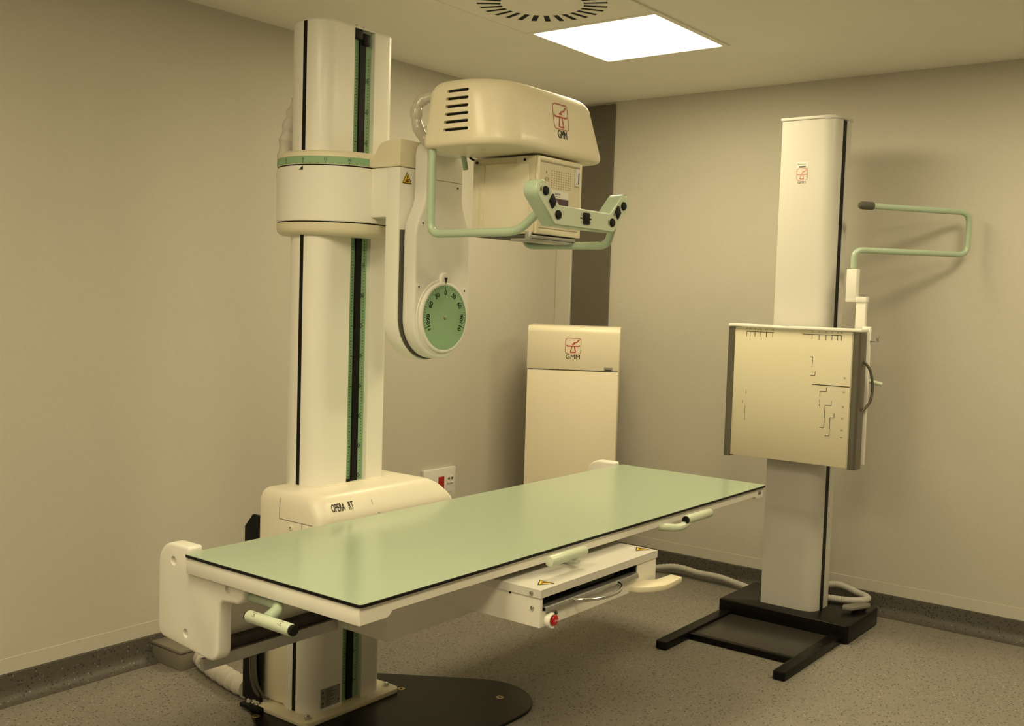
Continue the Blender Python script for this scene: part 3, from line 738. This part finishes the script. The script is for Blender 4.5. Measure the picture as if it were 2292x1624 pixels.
# ================================================================== PATIENT TABLE
TX0, TX1, TY0, TY1, TZ = 1.622, 3.805, 1.658, 2.320, 0.700
tab = thing('patient_table', 'long mint green topped examination table with white frame and cassette drawer', 'table', (2.4, 2.0, 0.36))
tt = obj('tabletop', prism(clean(rrect(TX0, TX1, TY0, TY1, .012, 4)), FXY, TZ-.0022, TZ, .0008, 1), 'mint', tab, 'mint green laminate tabletop')
obj('tabletop_edge', prism(clean(rrect(TX0-.0012, TX1+.0012, TY0-.0012, TY1+.0012, .013, 4)), FXY, TZ-.0088, TZ-.0022, .0006, 1), 'black', tt, 'black edge band')
ZT = TZ-.0088
obj('side_rail', prism([(TX0+.006, ZT), (TX1-.012, ZT), (TX1-.012, .654), (TX1-.075, .654), (TX1-.082, .662), (TX0+.110, .6615), (TX0+.104, .6535), (TX0+.094, .648), (TX0+.004, .6475), (TX0+.004, ZT)], FXZ, -(TY0+.030), -(TY0+.006), .0015, 1), 'white2', tab, 'off-white side rail')
obj('end_rail', box(TX0+.002, TX0+.030, TY0+.0085, TY1-.006, .648, ZT, .003), 'white', tab)
obj('side_rail', box(TX0+.006, TX1-.012, TY1-.030, TY1-.004, .655, ZT, .002), 'white2', tab)
obj('end_rail', box(TX1-.040, TX1-.012, TY0+.010, TY1-.006, .655, ZT, .002), 'white2', tab)
obj('underside_panel', box(TX0+.030, TX1-.040, TY0+.030, TY1-.030, ZT-.012, ZT-.001), 'white2', tab)
pl = obj('rail_label', box(3.745, 3.772, TY0+.0048, TY0+.0062, .668, .680), 'greysticker', tab)
P = Print(planar((0, TY0+.0048, 0), (1, 0, 0), (0, 0, 1))); P.rect(3.748, 3.769, .6695, .6725); P.rect(3.748, 3.766, .6755, .677); P.build('print', 'ink', pl)
# end caps of the longitudinal beam
def cap_outline():
    p = [(2.325, .7125)]+[(2.400+.062*math.sin(R(a)), .650+.062*math.cos(R(a))) for a in range(0, 91, 10)]
    p += [(2.462, .470), (2.455, .455), (2.440, .447)]
    p += [(2.240, .4285), (2.218, .430), (2.204, .440), (2.197, .458), (2.195, .560), (2.190, .585), (2.178, .596), (2.150, .598), (2.118, .600), (2.104, .610), (2.096, .628), (2.095, .6465)]
    p += [(2.325, .6465)]
    return p[::-1]
for xa, xb in ((1.640, 1.686), (3.752, 3.798)):
    cp = obj('end_cap', prism(cap_outline(), FYZ, xa, xb, .011, 4, 30), 'white', tab, 'white moulded end cap', ang=40)
    if xa < 2:
        cap_holes = ((2.392, .665), (2.158, .634), (2.335, .479))
        carve(cp, join(*[cyl((xa-.01, y, z), (xa+.009, y, z), .0125, 24) for y, z in cap_holes]))
        for y, z in cap_holes: obj('cap_screw', cyl((xa+.0075, y, z), (xa+.0105, y, z), .0085, 16, .001), 'white2', cp)
obj('beam', box(1.690, 3.748, 2.335, 2.450, .420, .600, .002), 'white2', tab)
obj('beam_slot_shade', box(1.690, 3.748, 2.305, 2.335, .410, .440), 'slotshade', tab)  # solid dark bar in place of a shaded recess
obj('beam_slot_shade', box(1.690, 3.748, 2.315, 2.335, .575, .592), 'slotshade', tab)
obj('steel_rail', box(1.664, 2.150, 2.290, 2.304, .379, .412, .001, 1), 'steel2', tab, 'steel guide rail')
obj('steel_rail', box(1.690, 2.150, 2.305, 2.345, .379, .384), 'steel2', tab)
obj('upper_rail', box(1.690, 3.70, 2.300, 2.335, .592, .640, .002), 'white2', tab)
obj('carriage_box', box(2.147, 2.950, 2.083, 2.300, .386, .646, .003), 'white2', tab)
# grips along the near side
def grip(a, b, arm_pts, label):
    g = obj('grip', cyl(a, b, .0148, 20, .004), 'mintl', tab, label)
    obj('grip_arm', tube(fillet(arm_pts, .03, 6), .0125, 14), 'mintl', g)
    return g
grip((2.275, 1.605, .688), (2.450, 1.605, .688), [(2.40, 1.605, .680), (2.43, 1.612, .662), (2.44, 1.668, .657)], 'pale mint grip')
g2 = grip((3.055, 1.605, .684), (3.225, 1.605, .684), [(3.075, 1.605, .675), (3.03, 1.612, .660), (3.00, 1.640, .662), (2.985, 1.668, .662)], 'pale mint grip')
obj('grip_cap', cyl((3.048, 1.605, .684), (3.0555, 1.605, .684), .0125, 16), 'black', g2)
g3 = obj('grip', cyl((1.570, 1.985, .617), (1.570, 1.828, .617), .0148, 20, .004), 'mintl', tab, 'pale mint end grip')
obj('grip_cap', cyl((1.570, 1.829, .617), (1.570, 1.818, .617), .0128, 16, .002), 'black', g3)
obj('grip_cap', cyl((1.570, 1.984, .617), (1.570, 1.989, .617), .0125, 16), 'black', g3)
obj('grip_arm', tube(fillet([(1.672, 2.125, .620), (1.664, 2.030, .624), (1.640, 1.950, .630), (1.575, 1.925, .620)], .05, 8), .0145, 16), 'mintp', g3)
P = Print(lambda a, b: Vector((1.570-.0152*math.cos(R(b)), a, .617+.0152*math.sin(R(b)))))
for y in (1.952, 1.856):
    P.path([(y+.006, 35), (y+.006, 75)], .0012)
    P.rect(y-.005, y+.005, 33, 36); P.rect(y-.005, y+.005, 72, 75); P.rect(y-.0055, y-.004, 33, 75); P.rect(y-.0015, y+.0015, 45, 60); P.rect(y+.008, y+.010, 40, 75)
P.build('grip_symbols', 'inkg', g3, stuff=True)
# cassette box under the table
BX0, BX1, BY0, BZ0, BZ1 = 2.168, 2.768, 1.552, .541, .642
bx = obj('cassette_box', join(box(BX0, BX0+.010, BY0, BY0+.004, BZ0, BZ1-.006), box(BX1-.110, BX1, BY0, BY0+.004, BZ0, BZ1-.006), box(BX0+.0102, BX1-.1102, BY0, BY0+.004, BZ0, BZ0+.040),
    box(BX0, BX0+.004, BY0+.0042, 2.080, BZ0, BZ1-.006), box(BX1-.004, BX1, BY0+.0042, 2.080, BZ0, BZ1-.006), box(BX0+.0042, BX1-.0042, BY0+.0042, 2.080, BZ0, BZ0+.004)), 'white2', tab, 'off-white cassette box')
obj('box_lid', join(box(BX0-.003, BX1+.003, BY0-.003, 2.080, BZ1-.003, BZ1), box(BX0-.003, BX1+.003, BY0-.003, BY0-.0005, BZ1-.022, BZ1-.0032), box(BX0-.003, BX0-.0005, BY0-.0003, 2.080, BZ1-.022, BZ1-.0032), box(BX1+.0005, BX1+.003, BY0-.0003, 2.080, BZ1-.022, BZ1-.0032)), 'whitedim', bx)
obj('box_shade', box(BX0+.012, BX1-.112, BY0+.06, BY0+.065, BZ0+.03, BZ1-.008), 'dark', bx)  # dark sheets put in for the shade inside the box opening
obj('box_shade', box(BX0+.011, BX1-.111, BY0+.005, BY0+.06, BZ1-.014, BZ1-.010), 'dark', bx)
obj('box_shade', box(BX1-.114, BX1-.111, BY0+.005, BY0+.06, BZ0+.03, BZ1-.010), 'dark', bx)
trl = obj('cassette_tray', prism([(BY0+.055, .590), (BY0+.055, .594), (BY0-.002, .5955), (BY0-.007, .593), (BY0-.010, .581), (BY0-.006, .580), (BY0-.002, .590)], FYZ, BX0+.018, BX1-.114, .0006, 1), 'steel', bx, 'steel cassette tray')
obj('tray_clamp', box(2.36, 2.56, BY0+.020, BY0+.026, .598, .612, .001), 'black', trl)
obj('tray_handle', tube(catmull([(2.315, BY0-.006, .588), (2.330, BY0-.030, .587), (2.380, BY0-.052, .5865), (2.430, BY0-.056, .5865), (2.480, BY0-.050, .5865), (2.525, BY0-.028, .587), (2.540, BY0-.006, .588)], 6), .0048, 12), 'chrome', trl, 'bent steel tray handle')
bolt_x = mesh_of(lathe((0,0,0), (-1,0,0), [(0, .0062), (.002, .0060), (.0042, .0045), (.005, .002)], 12), 'chrome', 'box_bolt')
for y, z in ((1.579, .630), (1.577, .590)): share(bolt_x, 'box_bolt', (BX0-.003 if z > .61 else BX0, y, z), bx)
obj('box_hole', cyl((BX0+.001, 1.652, .6165), (BX0-.0006, 1.652, .6165), .0035, 10), 'dark', bx)
for cx_, cy_ in ((2.224, 1.586), (2.738, 1.592)): triangle_sign(planar((cx_, cy_, BZ1), (0, 1, 0), (-1, 0, 0)), 0, 0, .050, bx)
stp = obj('stop_button', lathe((2.214, BY0, .5555), (0, -1, 0), [(0, .010), (.010, .010), (.011, .0145), (.016, .0148), (.019, .0125), (.020, .008)], 24), 'redp', bx, 'red stop button')
P = Print(planar((2.214, BY0-.0202, .5555), (1, 0, 0), (0, 0, 1), .0004)); P.text('Stop', 0, 0, .0085); P.build('lettering', 'paper', stp)
obj('button_guard', prism(arc(2.206, .5555, .0205, 75, 285, 16)+arc(2.206, .5555, .0155, 285, 75, 16), FXZ, -BY0, -(BY0-.017), .001), 'white', bx)
obj('indicator', lathe((2.240, BY0, .5655), (0, -1, 0), [(0, .0062), (.002, .006), (.004, .004)], 14), 'greenled', bx)
obj('brake_lever', prism([(2.612, 1.556), (2.628, 1.520), (2.660, 1.494), (2.705, 1.478), (2.740, 1.478), (2.818, 1.486), (2.822, 1.500), (2.822, 1.528), (2.778, 1.530), (2.742, 1.533), (2.718, 1.545), (2.700, 1.556)], FXY, .545, .562, .003, 2, 60), 'cream', bx, 'cream bent brake lever')

# ================================================================== WALL STAND
st = thing('bucky_stand', 'white upright bucky stand with square detector panel on a black foot frame', 'x-ray stand', (4.35, 1.75, 0))
obj('foot_block', prism(clean(rrect(4.232, 4.615, 1.455, 2.045, (.012, .02, .02, .012), 4)), FXY, 0.004, .080, .006, 3), 'blackp', st, 'black foot block')
for y0 in (1.985, 1.482):
    obj('foot_bar', prism(clean(rrect(3.650, 4.245, y0, y0+.050, (.010, .004, .004, .010), 3)), FXY, 0.0, .034, .005, 2), 'blackp', st)
obj('foot_mat', box(3.862, 4.236, 1.534, 1.984, .016, .022, .001), 'rubber', st, 'dark glossy foot mat')
obj('mat_bar', box(3.842, 3.870, 1.530, 1.988, .004, .028, .004), 'blackp', st)
dot = mesh_of(cyl((0,0,-.001), (0,0,.0008), .008, 12), 'dark', 'bar_hole')
for x, y in ((3.86, 1.507), (4.06, 1.507)): share(dot, 'bar_hole', (x, y, .034), st)
def stand_profile():
    p = [(4.312, 1.880), (4.312, 1.700)]+[(4.312+.062*(1-math.cos(R(a))), 1.700-.066*math.sin(R(a))) for a in range(10, 91, 10)]
    p += [(4.374, 1.640), (4.414, 1.640), (4.414, 1.632), (4.465, 1.632), (4.465, 1.880)]
    return p[::-1]
obj('stand_column', prism(stand_profile(), FXY, .080, 2.196), 'whitedim', st, 'white upright column')
obj('side_groove', box(4.3735, 4.4145, 1.6345, 1.6415, .082, 2.192), 'black', st, 'black side strip')
obj('column_cap', prism(clean([(4.306, 1.886), (4.306, 1.700)]+[(4.306+.066*(1-math.cos(R(a))), 1.700-.072*math.sin(R(a))) for a in range(10, 91, 10)]+[(4.471, 1.627), (4.471, 1.886)])[::-1], FXY, 2.196, 2.209, .002, 2, 50), 'whitedim', st)
mps = planar((4.312, 0, 0), (0, -1, 0), (0, 0, 1))
logo(mps, -1.782, 1.9645, .050, st, 'inkg', 'redl', tsz=.24)
sl = obj('stand_label', box(4.3112, 4.3122, 1.757, 1.806, 1.991, 2.017), 'paper', st)
P = Print(planar((4.3112, 0, 0), (0, -1, 0), (0, 0, 1))); P.rect(-1.796, -1.766, 1.9935, 1.9995); P.rect(-1.801, -1.7995, 2.003, 2.012); P.rect(-1.797, -1.764, 2.0075, 2.0085); P.build('print', 'ink', sl)
# detector panel
PX = 4.200
obj('panel_body', box(PX+.004, PX+.090, 1.470, 2.024, .742, 1.300, .004), 'white2', st)
pf = obj('panel_face', box(PX, PX+.006, 1.488, 2.006, .742, 1.302, .001), 'cream', st, 'cream detector panel face')
obj('panel_edge', prism(clean(rrect(PX-.004, PX+.070, 1.452, 1.488, (.010, .002, .004, .018), 4)), FXY, .737, 1.303, .001, 1), 'alu', st, 'bronze aluminium edge profile')
obj('panel_edge', prism(clean(rrect(PX-.004, PX+.070, 2.006, 2.036, (.002, .010, .012, .004), 4)), FXY, .735, 1.303, .001, 1), 'alu', st, 'bronze aluminium edge profile')
top = [(1.449, 1.302), (2.036, 1.304), (2.036, 1.316), (1.840, 1.3155), (1.826, 1.3135), (1.800, 1.3115), (1.775, 1.3125), (1.755, 1.315), (1.449, 1.315)]
obj('panel_top', prism(top, FYZ, PX-.010, PX+.080, .004, 2, 40), 'white', st, 'white chin rest on the panel top')
mpp = planar((PX, 0, 0), (0, -1, 0), (0, 0, 1))
def mark(*paths, w=.0019):
    P = Print(mpp)
    for p in paths: P.path(p, w)
    P.build('field_mark', 'ink', pf)
for xs in ((-1.951, -1.936, -1.913, -1.890, -1.861, -1.832), (-1.658, -1.628, -1.598, -1.573, -1.549, -1.533)):
    a_, b_ = (-1.952, -1.826) if xs[0] < -1.9 else (-1.700, -1.532)
    mark([(a_, 1.285), (b_, 1.285)], *[[(x, 1.264), (x, 1.285)] for x in xs], w=.0021)
mark([(-1.663, 1.191), (-1.650, 1.191), (-1.652, 1.152)]); mark([(-1.656, 1.114), (-1.638, 1.114), (-1.637, 1.131)])
mark([(-1.648, 1.077), (-1.489, 1.077)], w=.003)
mark([(-1.586, 1.068), (-1.586, 1.050), (-1.612, 1.050), (-1.612, 1.027)])
mark([(-1.6121, 1.016), (-1.6121, 1.002)]); mark([(-1.6125, .997), (-1.6125, .988)])
mark([(-1.5625, 1.014), (-1.5625, .993), (-1.5880, .993), (-1.5890, .900), (-1.608, .900)])
mark([(-1.5480, .964), (-1.5480, .944), (-1.5640, .944), (-1.5650, .868), (-1.584, .868)])
mark([(-1.9420, 1.030), (-1.9425, 1.013)], w=.0014); mark([(-1.9570, .985), (-1.9575, .973)], w=.0014); mark([(-1.9440, .962), (-1.9450, .898)], w=.0014)
P = Print(planar((PX, 0, 0), (0, -1, 0), (0, 0, 1)))
for xs, nums in (((-1.951, -1.936, -1.913, -1.890, -1.861, -1.832), ('43', '40', '35', '30', '24', '18')), ((-1.658, -1.628, -1.598, -1.573, -1.549, -1.533), ('18', '24', '30', '35', '40', '43'))):
    for x, s in zip(xs, nums): P.text(s, x, 1.2965, .0095)
for z, s in ((1.112, '18'), (1.052, '24'), (.993, '30'), (.945, '35'), (.896, '40'), (.866, '43')): P.text(s, -1.513, z, .0105)
P.build('field_numbers', 'inkg', pf, stuff=True)
# handle, rail and clip on the panel flank
obj('flank_rail', box(4.285, 4.305, 1.446, 1.480, .750, 1.325, .003), 'white', st)
obj('flank_handle', tube(catmull([(4.245, 1.455, 1.185), (4.258, 1.430, 1.150), (4.266, 1.418, 1.085), (4.264, 1.424, 1.020), (4.250, 1.450, .978)], 8), .0055, 12), 'alu', st, 'bent bronze flank handle')
obj('clip', join(box(4.288, 4.300, 1.415, 1.450, 1.262, 1.267, .001), box(4.289, 4.299, 1.413, 1.420, 1.262, 1.288, .001)), 'steel', st, 'steel clip')
obj('brake_knob', tube([(4.345, 1.47, 1.10), (4.37, 1.415, 1.085)], .009, 12), 'mintl', st)
# grab arm: post, sleeve and bent tube
ga = obj('arm_post', box(4.288, 4.316, 1.472, 1.512, 1.310, 1.425, .002), 'white', st)
obj('arm_bracket', box(4.284, 4.320, 1.469, 1.556, 1.424, 1.447, .002), 'white', st)
obj('arm_sleeve', box(4.282, 4.322, 1.513, 1.556, 1.424, 1.562, .003), 'white', st)
for y in (1.484, 1.494): obj('set_screw', cyl((4.302, y, 1.446), (4.302, y, 1.456), .0030, 10), 'steel', st)
A0 = Vector((4.302, 1.535, 0)); A1 = Vector((4.715, 1.195, 0)); A2 = Vector((4.323, 1.518, 0))
tp = [Vector((A0.x, A0.y, 1.565)), Vector((A0.x, A0.y, 1.641)), Vector((A1.x, A1.y, 1.641)), Vector((A1.x, A1.y, 1.820)), Vector((A2.x, A2.y, 1.826))]
obj('arm_tube', tube(fillet(tp, .045, 8), .0125, 16), 'mintp', st, 'mint green bent grab tube')
d = (tp[-1]-tp[-2]).normalized()
obj('arm_grip', lathe(tp[-1]-d*.050, d, [(0, .0145), (.004, .0165), (.045, .0168), (.056, .016), (.064, .012), (.067, .005)], 18), 'greyd', st, 'dark grey foam grip')
obj('foot_pedal', prism([(4.405, 1.545), (4.440, 1.555), (4.545, 1.505), (4.545, 1.470), (4.520, 1.462), (4.415, 1.505)], FXY, .094, .108, .003), 'grey', st, 'grey foot pedal')
obj('pedal_stem', box(4.45, 4.53, 1.482, 1.52, .079, .095), 'black', st)

# ================================================================== GENERATOR CABINET in the corner
w_ = Vector((.500, -.866, 0)).normalized(); nrm = Vector((w_.y, -w_.x, 0))          # face direction, outward normal
L0 = Vector((4.152, 3.100, 0)); CW = .453; CD = .25
cab = thing('generator_cabinet', 'cream upright cabinet with red emblem standing in the room corner', 'cabinet', tuple(L0+w_*CW/2-nrm*CD/2))
frc = frame3(L0, w_, (0, 0, 1))
def cab_profile(z0, z1, rt):
    p = [(0, z0), (0, z1-rt)]+[(rt*(1-math.cos(R(a))), z1-rt+rt*math.sin(R(a))) for a in range(10, 91, 10)] if rt else [(0, z0), (0, z1)]
    return p+[(CD, z1), (CD, z0)]
frs = frame3(L0, -nrm, (0, 0, 1))
sgn = 1 if frs[3].dot(w_) > 0 else -1
obj('cabinet_body', prism(cab_profile(0.02, 1.0465, 0), frs, 0, sgn*CW, .003), 'cabc', cab)
hd = obj('cabinet_head', prism(cab_profile(1.050, 1.2665, .034), frs, -sgn*.003, sgn*(CW+.003), .003), 'cabc', cab)
obj('cabinet_gap', prism(cab_profile(1.0465, 1.050, 0), frs, sgn*.004, sgn*(CW-.004)), 'greyd', cab)
for a in (.04, CW-.04): 
    q = L0+w_*a-nrm*.05; obj('cabinet_foot', cyl((q.x, q.y, 0), (q.x, q.y, .022), .018, 14), 'black', cab)
    q = L0+w_*a-nrm*(CD-.05); obj('cabinet_foot', cyl((q.x, q.y, 0), (q.x, q.y, .022), .018, 14), 'black', cab)
mpc = planar(L0, w_, (0, 0, 1), .0009)
logo(mpc, .226, 1.1690, .080, hd, 'ink', 'red', tsz=.30)
cl = obj('cabinet_label', prism([(.382, 1.0515), (.425, 1.0515), (.425, 1.0685), (.382, 1.0685)], frc, -.0005, .0008), 'greysticker', hd)
P = Print(planar(L0, w_, (0, 0, 1), .0012)); P.rect(.387, .419, 1.0525, 1.0575); P.build('print', 'ink', cl)

# ================================================================== SOCKET PANEL on the left wall
so = thing('wall_socket_panel', 'white multi-socket wall plate with a red socket', 'socket', (3.812, YW, .385))
sp = obj('plate', box(3.694, 3.930, YW-.020, YW, .385, .549, .004), 'paper', so)
rs = obj('socket', box(3.800, 3.843, YW-.0215, YW-.018, .432, .508, .0008, 1), 'redp', so, 'red power socket')
obj('socket_well', lathe((3.8215, YW-.0218, .470), (0, 1, 0), [(0, .0195), (.0002, .0190), (.004, .0185), (.004, .001)], 22), 'redp', rs)
for zz in (.462, .480): obj('socket_pin_hole', cyl((3.8215, YW-.0226, zz), (3.8215, YW-.0215, zz), .003, 8), 'dark', rs)
obj('socket', lathe((3.757, YW-.0205, .476), (0, 1, 0), [(0, .0225), (.0006, .0205), (.008, .0195), (.008, .001)], 24), 'grey', so, 'round white power socket')
for k, x in enumerate((3.8745, 3.8985)):
    dj = obj('data_socket', box(x-.0105, x+.0105, YW-.0235, YW-.018, .470, .507, .001), 'plastic', so)
    obj('data_port', box(x-.0065, x+.0065, YW-.0242, YW-.0232, .488, .499), 'greyd', dj); obj('data_tab', box(x-.0095, x+.0095, YW-.0275, YW-.0232, .4715, .477, .001), 'paper', dj)
P = Print(planar((0, YW-.020, 0), (1, 0, 0), (0, 0, 1))); P.path([(3.861, .425), (3.861, .468)], .0012); P.path([(3.861, .425), (3.905, .425)], .0012); P.build('module_joint', 'inkf', sp)

# ================================================================== FLOOR CABLES
cbx = thing('cable_box', 'taupe plastic cable trunking box on the floor against the left wall', 'cable box', (2.31, 3.28, 0))
obj('box_body', box(2.226, 2.420, 3.196, 3.378, 0.0, .062, .004), 'taupebox', cbx)
obj('box_lid', box(2.222, 2.424, 3.192, 3.378, .064, .076, .004), 'taupebox', cbx)
obj('box_slot', box(2.290, 2.410, 3.1945, 3.1965, .040, .056), 'greyd', cbx)
bp_ = catmull([(2.303, 3.172, .040), (2.285, 3.13, .041), (2.268, 3.06, .038), (2.252, 2.98, .036), (2.238, 2.90, .036), (2.228, 2.815, .036)], 8)
single('wrapped_cable_bundle', tube(bp_, .032, 16, lambda i: .033+.0022*math.sin(i*1.3)+.0014*math.sin(i*2.9)), 'wrap', 'white cloth wrapped cable bundle running from the taupe box to the column foot', 'cable', (2.26, 3.0, 0.003))
hp = catmull([(4.63, 2.82, .017), (4.685, 2.66, .020), (4.705, 2.52, .046), (4.700, 2.385, .040), (4.700, 2.270, .040), (4.690, 2.140, .026), (4.660, 1.99, .020), (4.665, 1.83, .060), (4.695, 1.735, .105), (4.702, 1.665, .120), (4.700, 1.585, .102), (4.660, 1.522, .098), (4.605, 1.525, .0965), (4.560, 1.575, .0965), (4.540, 1.640, .0965), (4.520, 1.70, .100), (4.490, 1.75, .108), (4.4675, 1.77, .112)], 14)
hose = single('corrugated_hose', tube(hp, .0145, 14, lambda i: .0145+(.0010 if i % 2 else -.0006)), 'hose', 'grey-white corrugated cable hose lying along the wall behind the bucky stand', 'hose', (4.67, 2.1, 0))
